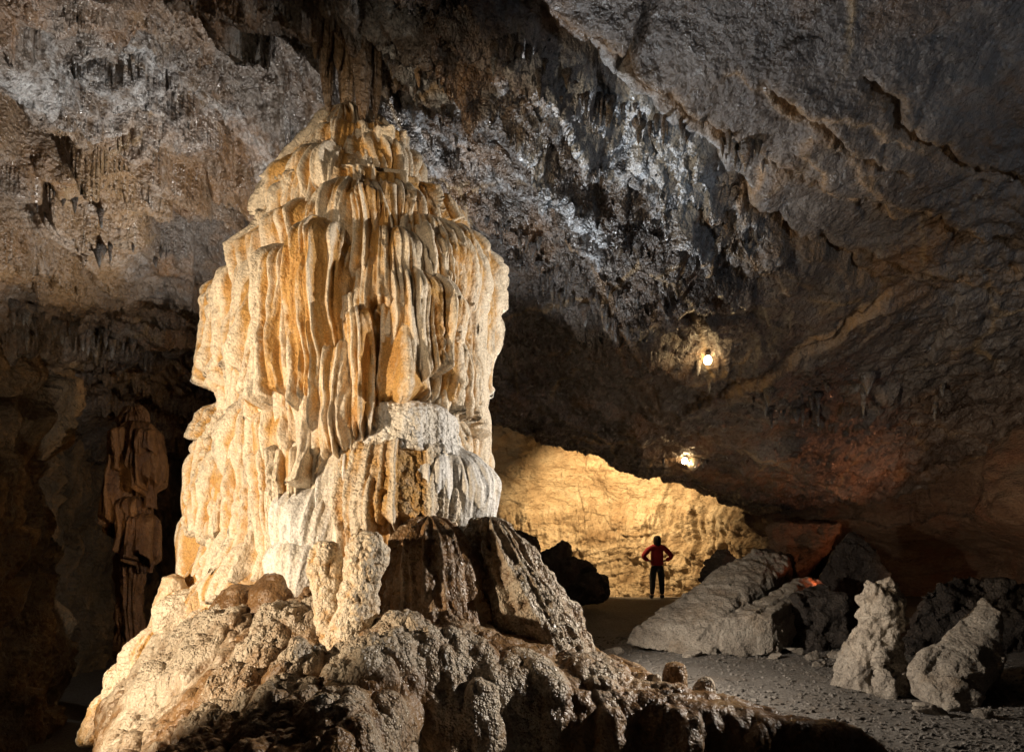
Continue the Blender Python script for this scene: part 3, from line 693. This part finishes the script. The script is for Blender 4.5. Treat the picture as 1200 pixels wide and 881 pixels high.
# ------------------------------------------------------------------ stalagmites on the mound
def lathe(name, profile, Y, label, mat='mound', cat='stalagmite', group=None, seed=0.0, depth=.9, pop=.8, amp=.03, tint=.5, fl_amp=.0, n=130, parent=None, lump=.06, tgain=.6):
    """profile: (centre px, py, half width px) from the top down"""
    P = np.array(profile, float); nr = n
    t = np.linspace(0, len(P) - 1, nr); i = np.arange(len(P))
    cx = np.interp(t, i, P[:, 0]); py = np.interp(t, i, P[:, 1]); hw = np.interp(t, i, P[:, 2])
    ker = np.hanning(9); ker /= ker.sum()
    sm = lambda a: np.convolve(np.pad(a, 4, 'edge'), ker, 'valid')
    cx, hw = sm(cx), sm(hw); hw[0] = .3
    x = (cx - HX) / F * Y; z = CH + (HY - py) / F * Y; r = hw / F * Y
    nth = 140; a = np.linspace(0, 2 * np.pi, nth, endpoint=False); A = a[None]
    X = x[:, None] + r[:, None] * np.sin(A); Yy = Y - depth * r[:, None] * np.cos(A); Z = z[:, None] + 0 * A
    V = np.stack([X, Yy, Z], -1).reshape(-1, 3); N = normals_of(V, nr, nth)
    N = np.where(((V - np.array([x.mean(), Y, z.mean()])) * N).sum(-1, keepdims=True).mean() < 0, -N, N)
    g = lump * fbm(V[:, 0] * 4, V[:, 1] * 4, V[:, 2] * 4 + seed, 3)
    wv = bead(V[:, 0] * 15 + seed, V[:, 1] * 15, V[:, 2] * 15); wv2 = bead(V[:, 0] * 34 + seed, V[:, 1] * 34, V[:, 2] * 34)
    g = g + pop * amp * (wv + .4 * wv2 - .8)
    f = np.zeros(len(V))
    if fl_amp:
        f = flute((A * r.max() + 0 * Z).ravel(), Z.ravel(), seed + 1, 6.0); g = g + fl_amp * (f - .4)
    taper = np.clip(r / (r.max() * .25), 0, 1).repeat(nth)
    V = V + N * (g * taper)[:, None]
    base = (float(x[-1]), float(Y), float(z[-1]))
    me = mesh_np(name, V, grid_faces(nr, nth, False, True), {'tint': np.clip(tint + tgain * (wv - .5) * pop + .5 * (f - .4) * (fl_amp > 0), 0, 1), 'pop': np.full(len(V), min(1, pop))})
    o = obj(name, rebase(me, base), M[mat], parent); o.location = base
    if parent is None: tag(o, label, cat, group)
    else: o.location = tuple(np.array(base) - np.array(parent.location))
    return o
tw = thing('stalagmite', W(405, 748, 5.2), 'twin headed pale knobbly stalagmite standing before the white cascade', 'stalagmite')
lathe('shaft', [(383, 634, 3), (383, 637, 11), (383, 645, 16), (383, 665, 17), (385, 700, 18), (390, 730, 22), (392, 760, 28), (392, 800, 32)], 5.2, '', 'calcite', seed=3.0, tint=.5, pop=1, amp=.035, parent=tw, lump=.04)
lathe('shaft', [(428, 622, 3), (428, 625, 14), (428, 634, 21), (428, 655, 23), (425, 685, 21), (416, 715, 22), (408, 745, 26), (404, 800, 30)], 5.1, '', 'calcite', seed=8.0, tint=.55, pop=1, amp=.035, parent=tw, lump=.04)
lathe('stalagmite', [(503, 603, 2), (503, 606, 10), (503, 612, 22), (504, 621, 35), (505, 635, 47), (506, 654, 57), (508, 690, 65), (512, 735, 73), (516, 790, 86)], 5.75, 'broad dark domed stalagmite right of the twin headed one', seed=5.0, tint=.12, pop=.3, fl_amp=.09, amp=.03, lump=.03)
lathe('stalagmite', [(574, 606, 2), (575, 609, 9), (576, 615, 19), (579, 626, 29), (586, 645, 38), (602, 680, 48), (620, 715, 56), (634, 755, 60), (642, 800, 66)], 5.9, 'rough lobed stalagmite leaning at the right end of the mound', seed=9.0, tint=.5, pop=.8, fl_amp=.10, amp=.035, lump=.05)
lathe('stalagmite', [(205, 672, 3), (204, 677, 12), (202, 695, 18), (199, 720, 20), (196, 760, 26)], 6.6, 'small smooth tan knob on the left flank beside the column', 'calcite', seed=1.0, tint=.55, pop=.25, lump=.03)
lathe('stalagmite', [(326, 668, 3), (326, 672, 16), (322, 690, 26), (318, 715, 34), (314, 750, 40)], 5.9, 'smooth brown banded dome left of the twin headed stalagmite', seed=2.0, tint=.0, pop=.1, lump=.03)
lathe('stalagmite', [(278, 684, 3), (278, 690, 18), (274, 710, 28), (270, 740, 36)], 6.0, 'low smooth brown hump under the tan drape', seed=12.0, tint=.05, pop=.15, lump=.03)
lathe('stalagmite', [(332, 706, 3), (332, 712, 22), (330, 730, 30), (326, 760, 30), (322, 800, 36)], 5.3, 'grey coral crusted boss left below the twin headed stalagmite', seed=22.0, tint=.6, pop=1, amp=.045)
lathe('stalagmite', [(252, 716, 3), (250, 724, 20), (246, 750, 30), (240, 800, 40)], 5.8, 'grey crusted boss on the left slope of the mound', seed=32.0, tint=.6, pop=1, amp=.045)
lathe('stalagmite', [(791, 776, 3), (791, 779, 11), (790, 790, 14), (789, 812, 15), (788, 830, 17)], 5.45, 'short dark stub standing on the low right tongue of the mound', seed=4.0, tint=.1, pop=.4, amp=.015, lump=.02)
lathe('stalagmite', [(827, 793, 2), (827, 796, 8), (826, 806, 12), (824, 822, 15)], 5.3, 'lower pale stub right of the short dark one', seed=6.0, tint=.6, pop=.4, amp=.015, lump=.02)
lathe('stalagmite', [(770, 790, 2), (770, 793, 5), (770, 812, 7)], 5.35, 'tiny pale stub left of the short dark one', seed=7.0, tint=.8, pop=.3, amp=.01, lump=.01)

# far small column on the left wall
fc_loc = W(155, 700, 11.6)
fcol = thing('stalagmite_column', (fc_loc[0], fc_loc[1], -1.4), 'slim orange fluted column in the dark hollow far left', 'stalagmite')
lathe('core', [(156, 478, 4), (156, 486, 14), (156, 540, 19), (155, 600, 18), (154, 700, 15), (154, 830, 20)], 11.7, '', 'rust', seed=3.0, pop=.2, fl_amp=.10, parent=fcol, tint=.4)
for i, (cx, ty, by, hw) in enumerate(((158, 490, 575, 23), (141, 510, 660, 10), (170, 520, 590, 11), (152, 580, 655, 15), (164, 600, 668, 12), (176, 500, 548, 7), (148, 500, 560, 9))):
    drape(cx, ty, by, hw, .45, 60 + i * 1.7, parent=fcol, base=(fc_loc[0], fc_loc[1], -1.4), Yf=11.45, mat='rust', amp=.13, k=6.5, bright=.1, rag=.3)

# ------------------------------------------------------------------ boulders
def hull_rock(name, pts, mat, label, cat='boulder', group=None, vox=.035, amp=.06, seed=0.0, chip=.05, parent=None):
    bm = bmesh.new()
    for p in pts: bm.verts.new(p)
    r = bmesh.ops.convex_hull(bm, input=bm.verts[:])
    bmesh.ops.delete(bm, geom=list({g for g in r.get('geom_unused', []) + r.get('geom_interior', []) if isinstance(g, bmesh.types.BMVert)}), context='VERTS')
    me = bpy.data.meshes.new(name); bm.to_mesh(me); bm.free()
    t = bpy.data.objects.new('tmp', me); COL.objects.link(t)
    m = t.modifiers.new('r', 'REMESH'); m.mode = 'VOXEL'; m.voxel_size = vox
    s = t.modifiers.new('s', 'SMOOTH'); s.iterations = 4; s.factor = .5
    dg = bpy.context.evaluated_depsgraph_get(); ev = t.evaluated_get(dg); m2 = bpy.data.meshes.new_from_object(ev)
    bpy.data.objects.remove(t); bpy.data.meshes.remove(me)
    n = len(m2.vertices); co = np.empty(n * 3, np.float32); m2.vertices.foreach_get('co', co); co = co.reshape(-1, 3).astype(float)
    no = np.empty(n * 3, np.float32); m2.vertices.foreach_get('normal', no); no = no.reshape(-1, 3)
    x, y, z = co.T
    g = amp * fbm(x * 1.8, y * 1.8, z * 1.8 + seed, 5, .55) - amp * .7 * (ridged(x * 2.2, y * 2.2, z * 3.4 + seed, 4) - .5) + chip * 1.1 * worley(x * 2.6, y * 2.6, z * 3.4 + seed, True) + chip * .5 * worley(x * 8, y * 8, z * 10, True) + chip * .25 * (.5 - worley(x * 16, y * 16, z * 16))
    co = co + no * g[:, None]
    base = np.array([co[:, 0].mean(), co[:, 1].mean(), co[:, 2].min()])
    m2.vertices.foreach_set('co', (co - base).astype(np.float32).ravel())
    m2.polygons.foreach_set('use_smooth', np.ones(len(m2.polygons), bool)); m2.name = name
    for nm, v in (('tint', .3), ('pop', .3)):
        at = m2.attributes.new(nm, 'FLOAT', 'POINT'); at.data.foreach_set('value', np.full(n, v, np.float32))
    m2.materials.clear(); m2.update()
    o = obj(name, m2, M[mat]); o.location = base
    return tag(o, label, cat, group)
def prism(front, Y0, back_dx, back_dz, depth, zfix=None):
    """outline in photo pixels at distance Y0, repeated deeper into the cave"""
    out = []
    for px, py in front:
        x, y, z = W(px, py, Y0); out.append((x, y, z)); out.append((x + back_dx, y + depth, z + back_dz))
    return out
# long slab leaning up to the right
hull_rock('boulder', [W(733, 754, 9.5), W(740, 738, 9.6), W(765, 722, 9.9), W(800, 769, 9.25), W(840, 767, 9.3), W(846, 728, 9.5), W(856, 657, 11.0), W(884, 643, 11.3), W(924, 652, 11.5), W(924, 662, 11.2), W(868, 692, 10.1),
                      W(800, 745, 11.0), W(930, 680, 12.2)], 'boulder', 'long pale slab leaning up to the right beside the path', seed=1.0, vox=.026, amp=.035, chip=.03)
hull_rock('boulder', [W(843, 769, 9.1), W(908, 767, 9.1), W(842, 724, 9.15), W(905, 718, 9.15), W(866, 716, 9.4), W(944, 674, 11.0), W(966, 684, 11.0), W(968, 706, 10.8), W(910, 724, 9.4), W(950, 745, 10.6)],
          'boulder', 'square faced grey block against the foot of the long leaning slab', seed=4.0, vox=.024, amp=.025, chip=.025)
hull_rock('boulder', [W(950, 722, 12.0), W(1052, 720, 12.0), W(962, 668, 12.1), W(984, 630, 12.3), W(1004, 617, 12.4), W(1022, 640, 12.3), W(1044, 672, 12.1), W(960, 720, 13.2), W(1050, 720, 13.2), W(1005, 626, 13.0)], 'shaded_rock', 'tall shaded boulder rising behind the rocks on the right', seed=51.0, vox=.04, amp=.07)
hull_rock('boulder', [W(1058, 770, 9.2), W(1190, 790, 9.0), W(1080, 692, 9.4), W(1130, 672, 9.6), W(1215, 690, 9.6), W(1230, 780, 9.4), W(1060, 760, 10.4), W(1220, 700, 10.6)], 'shaded_rock', 'wide dark rock mass behind the pale wedge at the right edge', seed=53.0, vox=.04, amp=.09)
hull_rock('boulder', [W(880, 655, 12.2), W(925, 652, 12.2), W(925, 690, 12.2), W(885, 690, 12.2), W(890, 644, 12.9), W(935, 660, 12.9), W(930, 720, 13), W(880, 720, 13)], 'shaded_rock', 'dark block wedged behind the top of the leaning slab', seed=6.0, vox=.04)
hull_rock('boulder', [W(925, 765, 9.6), W(1000, 762, 9.6), W(930, 700, 9.9), W(990, 700, 9.9), W(960, 684, 10.4), W(1010, 720, 10.4), W(930, 760, 10.6), W(1015, 760, 10.6)], 'shaded_rock', 'dark reddish block right of the square faced grey one', seed=8.0, vox=.035)
hull_rock('boulder', [W(975, 805, 7.3), W(1052, 812, 7.2), W(1000, 740, 7.4), W(1055, 750, 7.4), W(985, 780, 7.9), W(1060, 800, 7.9), W(1030, 720, 7.6)], 'boulder', 'broad brown rock base of the hooded pinnacle', seed=13.0, vox=.024, amp=.05)
lathe('rock_pinnacle', [(1030, 680, 3), (1032, 685, 17), (1034, 705, 25), (1036, 725, 24), (1026, 748, 21), (1018, 775, 28), (1014, 812, 36)], 7.3, 'hooded pale rock pinnacle standing at the edge of the gravel', 'boulder', 'rock', seed=3.0, pop=.6, lump=.12, amp=.04)
hull_rock('boulder', [W(1056, 806, 6.9), W(1105, 836, 6.25), W(1146, 830, 6.3), W(1180, 775, 6.6), W(1174, 716, 6.9), W(1152, 700, 7.2), W(1078, 768, 6.8), W(1064, 785, 6.8), W(1115, 735, 7.0), W(1160, 800, 7.9), W(1100, 790, 7.9)],
          'boulder', 'big pale wedge of rock at the right edge of the gravel', seed=17.0, vox=.022, amp=.03, chip=.018)
hull_rock('boulder', [W(1030, 770, 6.95), W(1066, 770, 6.95), W(1025, 812, 6.8), W(1070, 820, 6.75), W(1045, 762, 7.2), W(1062, 800, 7.3)], 'boulder', 'small crusted boulder between the pinnacle and the pale wedge', seed=19.0, vox=.018, amp=.05, chip=.07)
hull_rock('boulder', [W(1140, 832, 6.4), W(1180, 836, 6.3), W(1150, 805, 6.6), W(1178, 812, 6.6), W(1160, 830, 6.9)], 'shaded_rock', 'low dark stone right below the pale wedge', seed=21.0, vox=.018, amp=.03)
# dark boulders hiding the foot of the lit wall
hull_rock('boulder', [W(838, 640, 14.5), W(852, 640, 14.5), W(850, 655, 14.4), W(815, 680, 14.5), W(835, 700, 14.4), W(880, 700, 14.5), W(870, 660, 14.6), W(845, 690, 15.3), W(880, 690, 15.3)], 'shaded_rock', 'dark boulder in silhouette right of the standing person', seed=31.0, vox=.04)
hull_rock('boulder', [W(900, 615, 15), W(985, 612, 15), W(975, 640, 14.8), W(930, 672, 14.8), W(900, 650, 15), W(905, 615, 16.4), W(990, 612, 16.4), W(940, 680, 16.2)], 'redwall', 'grey green rock ledge under the low roof right of the lit wall', seed=33.0, vox=.05)
for i, (px, py, w_, h_, lab) in enumerate(((612, 640, 40, 40, 'topmost dark rock of the heap left of the person'), (640, 655, 46, 44, 'second dark rock down the heap'), (668, 672, 44, 36, 'third dark rock down the heap'),
                                   (690, 688, 36, 26, 'lowest dark rock of the heap nearest the person'), (610, 690, 70, 60, 'large dark rock at the bottom of the heap'))):
    pts = []
    for k in range(16):
        a, e = random.uniform(0, 6.28), random.uniform(-1, 1)
        p = W(px + w_ * .75 * math.cos(a) * math.sqrt(1 - e * e * .6), py + h_ * .6 * e, 15.2 + .5 * math.sin(a)); pts.append(p)
    pts += [W(px - w_ * .5, 706, 15.0), W(px + w_ * .5, 706, 15.0), W(px, 704, 15.6)]
    hull_rock('boulder', pts, 'shaded_rock', lab, seed=41 + i, vox=.05, group='dark rock heap')

# loose stones along the foot of the boulders
stone_spots = [(715, 770, 9.3), (812, 772, 9.1), (930, 768, 9.25), (948, 775, 8.9), (1090, 842, 6.1), (1125, 838, 6.2), (905, 774, 9.0), (962, 785, 8.4), (985, 770, 9.0), (1150, 845, 6.0)]
stone_lab = ['tiny flat stone left of the tip of the long leaning slab', 'pale chip under the middle of the long leaning slab', 'stone under the right corner of the square faced block', 'flat stone just in front of the dark reddish block', 'stone below the left end of the pale wedge', 'stone below the middle of the pale wedge', 'chip lying against the square faced block', 'lone stone on the gravel between block and pinnacle', 'stone at the foot of the dark reddish block', 'outermost stone on the gravel below the low dark stone']
for i, (px, py, Y) in enumerate(stone_spots):
    x, y, z = W(px, py, Y); r = random.uniform(.08, .16); z = float(floor_at(x, y)) + r * .2
    pts = [(x + r * random.uniform(-1.3, 1.3), y + r * random.uniform(-.8, .8), z + r * random.uniform(-.6, .7)) for k in range(12)]
    hull_rock('stone', pts, 'boulder', stone_lab[i], 'stone', 'loose stones by the boulders', seed=70 + i, vox=.02, amp=.015, chip=.015)

# gravel: loose pebbles on the path
ico = bmesh.new(); bmesh.ops.create_icosphere(ico, subdivisions=1, radius=1)
iv = np.array([v.co[:] for v in ico.verts]); ico.faces.ensure_lookup_table(); ift = np.array([[v.index for v in f.verts] for f in ico.faces]); ico.free()
npb = 9000
pyv = 4.6 + 6.5 * rng.random(npb) ** 1.5; pxv = pyv * (.05 + .95 * rng.random(npb)); pr_ = .008 + .016 * rng.random(npb) ** 3
okp = (poly_sd(pxv, pyv, FOOT) < -.02); pyv, pxv, pr_ = pyv[okp], pxv[okp], pr_[okp]; npb = len(pr_)
sc_ = np.stack([pr_ * rng.uniform(.8, 1.5, npb), pr_ * rng.uniform(.8, 1.5, npb), pr_ * rng.uniform(.5, .9, npb)], -1)
Vp = iv[None] * sc_[:, None] * (1 + .25 * rng.normal(size=(npb, len(iv), 1))) + np.stack([pxv, pyv, floor_at(pxv, pyv) + pr_ * .3], -1)[:, None]
Fp = (ift[None] + (np.arange(npb) * len(iv))[:, None, None]).reshape(-1, 3)
pb = obj('pebbles', mesh_np('pebbles', Vp.reshape(-1, 3), Fp, smooth=False), M['gravel']); pb['kind'] = 'stuff'; pb['label'] = 'loose grey pebbles scattered over the gravel path'; pb['category'] = 'gravel'

# ------------------------------------------------------------------ lamps fixed to the roof
M['bulb'] = flat('lit_bulb', (1, .9, .7), .3, (1, .72, .36), 60)
M['metal'] = flat('lamp_metal', (.22, .2, .18), .4, metal=.8)
M['reflector'] = flat('lamp_reflector', (.7, .62, .5), .3, metal=.6)
def rev(name, prof, mat, parent, loc, rot=(0, 0, 0), n=20):
    a = np.linspace(0, 2 * np.pi, n, endpoint=False)
    V = np.concatenate([np.stack([r * np.cos(a), r * np.sin(a), np.full(n, z)], -1) for r, z in prof])
    o = obj(name, mesh_np(name, V, grid_faces(len(prof), n, True, True)), mat, parent); o.location = loc; o.rotation_euler = rot; return o
def roof_lamp(px, py, label, power, tilt, shade):
    x, y, z = hit_ceiling(px, py); 
    y -= .16; t = thing('ceiling_lamp', (x, y, z), label, 'lamp')
    zc_ = ceil_at(x, y) - z
    rev('bracket', [(.001, zc_ + .12), (.02, zc_ + .12), (.02, .11), (.001, .11)], M['metal'], t, (0, 0, 0), n=8)
    rev('socket', [(.001, .13), (.04, .13), (.045, .06), (.04, .045), (.001, .045)], M['metal'], t, (0, 0, 0))
    rev('bulb', [(.002, .05), (.03, .045), (.055, .01), (.06, -.025), (.05, -.06), (.028, -.08), (.001, -.086)], M['bulb'], t, (0, 0, 0))
    if shade:
        rev('reflector', [(.03, .10), (.10, .085), (.15, .03), (.165, -.05), (.160, -.05), (.143, .025), (.095, .075), (.03, .09)], M['reflector'], t, (.20, .06, -.05), (R(20), R(-70), 0), 28)
    l = lamp('bulb_light', 'POINT', (x, y - .14, z - .12), power, (1, .68, .34), size=.06); return t
roof_lamp(826, 424, 'bare glowing bulb hanging high under the dark roof', 5, 0, False)
roof_lamp(800, 540, 'lower glowing lamp with a round metal reflector beside it', 2.5, 0, True)

# ------------------------------------------------------------------ the person
M['skin'] = flat('skin', (.55, .34, .25), .6); M['jacket'] = flat('red_jacket', (.42, .025, .03), .8); M['trousers'] = flat('dark_trousers', (.018, .022, .03), .8)
M['hair'] = flat('dark_hair', (.02, .014, .01), .6); M['shoe'] = flat('dark_shoes', (.02, .02, .022), .6)
def skin_mesh(name, verts, edges, mat, parent, sub=2, fat=1.25):
    """verts: (x, y, z, radius x, radius y)"""
    me = bpy.data.meshes.new(name); me.from_pydata([v[:3] for v in verts], edges, [])
    o = bpy.data.objects.new(name, me); COL.objects.link(o)
    m = o.modifiers.new('skin', 'SKIN'); m.use_smooth_shade = True; m.branch_smoothing = .6
    o.modifiers.new('sub', 'SUBSURF').levels = sub; o.modifiers['sub'].render_levels = sub
    for i, v in enumerate(verts):
        sv = me.skin_vertices[0].data[i]; sv.radius = (v[3] * fat, (v[4] if len(v) > 4 else v[3]) * fat); sv.use_root = (i == 0)
    dg = bpy.context.evaluated_depsgraph_get(); m2 = bpy.data.meshes.new_from_object(o.evaluated_get(dg)); m2.name = name
    bpy.data.objects.remove(o); bpy.data.meshes.remove(me); m2.materials.clear()
    return obj(name, m2, mat, parent)
PX, PY = (770 - HX) / F * 18.3, 18.3
person = thing('person', (PX, PY, float(floor_at(PX, PY))), 'person in a red jacket seen from behind, hands on hips before the lit wall', 'person')
B = [(0, 0, .92, .13, .10), (0, 0, 1.10, .12, .09), (0, .01, 1.28, .14, .10), (0, 0, 1.42, .09, .07), (0, .01, 1.48, .05, .05), (0, .03, 1.55, .075, .085), (0, .03, 1.62, .072, .085), (0, .02, 1.67, .045, .055)]
E = [(i, i + 1) for i in range(7)]
def chain(lst, root):
    k = root
    for v in lst:
        B.append(v); E.append((k, len(B) - 1)); k = len(B) - 1
    return k
for s_ in (-1, 1):
    chain([(s_ * .09, 0, .84, .085), (s_ * .12, .0, .48, .055), (s_ * .125, -.03, .30, .055), (s_ * .14, 0, .09, .038), (s_ * .15, .12, .04, .035)], 0)
    w_ = chain([(s_ * .19, 0, 1.40, .055), (s_ * .30, -.03, 1.26, .046), (s_ * .405, -.06, 1.13, .038), (s_ * .30, -.02, 1.06, .034), (s_ * .205, .02, 1.01, .026)], 3)
    p_ = chain([(s_ * .165, .055, .995, .030, .016)], w_)
    for q_, (dz, L_) in enumerate(((.03, .075), (.012, .085), (-.008, .08), (-.026, .062))):
        chain([(s_ * .15, .085, .99 + dz, .009), (s_ * .125, .085 + L_ * .45, .98 + dz, .0085), (s_ * .095, .085 + L_ * .7, .975 + dz, .0075)], p_)
    chain([(s_ * .185, .0, 1.03, .011), (s_ * .165, -.045, 1.035, .010), (s_ * .14, -.075, 1.03, .009)], w_)
skin_mesh('body', B, E, M['skin'], person)
J = [(0, 0, .86, .15, .115), (0, 0, .96, .155, .12), (0, 0, 1.06, .145, .115), (0, .01, 1.18, .16, .12), (0, .01, 1.30, .175, .125), (0, 0, 1.41, .13, .10), (0, -.01, 1.47, .09, .09)]
JE = [(i, i + 1) for i in range(6)]
for s_ in (-1, 1):
    k = 5
    for v in ((s_ * .20, 0, 1.385, .075), (s_ * .305, -.03, 1.25, .068), (s_ * .405, -.06, 1.13, .062), (s_ * .31, -.025, 1.065, .052), (s_ * .235, .01, 1.02, .044)):
        J.append(v); JE.append((k, len(J) - 1)); k = len(J) - 1
skin_mesh('jacket', J, JE, M['jacket'], person)
T_ = [(0, 0, 1.0, .13, .10), (0, 0, .86, .14, .11)]; TE = [(0, 1)]
for s_ in (-1, 1):
    k = 1
    for v in ((s_ * .10, 0, .76, .095), (s_ * .12, 0, .50, .072), (s_ * .127, -.02, .30, .064), (s_ * .14, 0, .09, .052)):
        T_.append(v); TE.append((k, len(T_) - 1)); k = len(T_) - 1
skin_mesh('trousers', T_, TE, M['trousers'], person)
skin_mesh('hair', [(0, .01, 1.71, .05, .06), (0, .0, 1.67, .085, .09), (0, -.01, 1.60, .095, .095), (0, -.03, 1.53, .095, .08), (0, -.06, 1.45, .085, .05), (0, -.08, 1.38, .055, .03)], [(0, 1), (1, 2), (2, 3), (3, 4), (4, 5)], M['hair'], person)
for s_ in (-1, 1):
    skin_mesh('shoe', [(s_ * .14, -.04, .055, .05, .05), (s_ * .148, .08, .045, .05, .042), (s_ * .155, .17, .035, .042, .03)], [(0, 1), (1, 2)], M['shoe'], person)
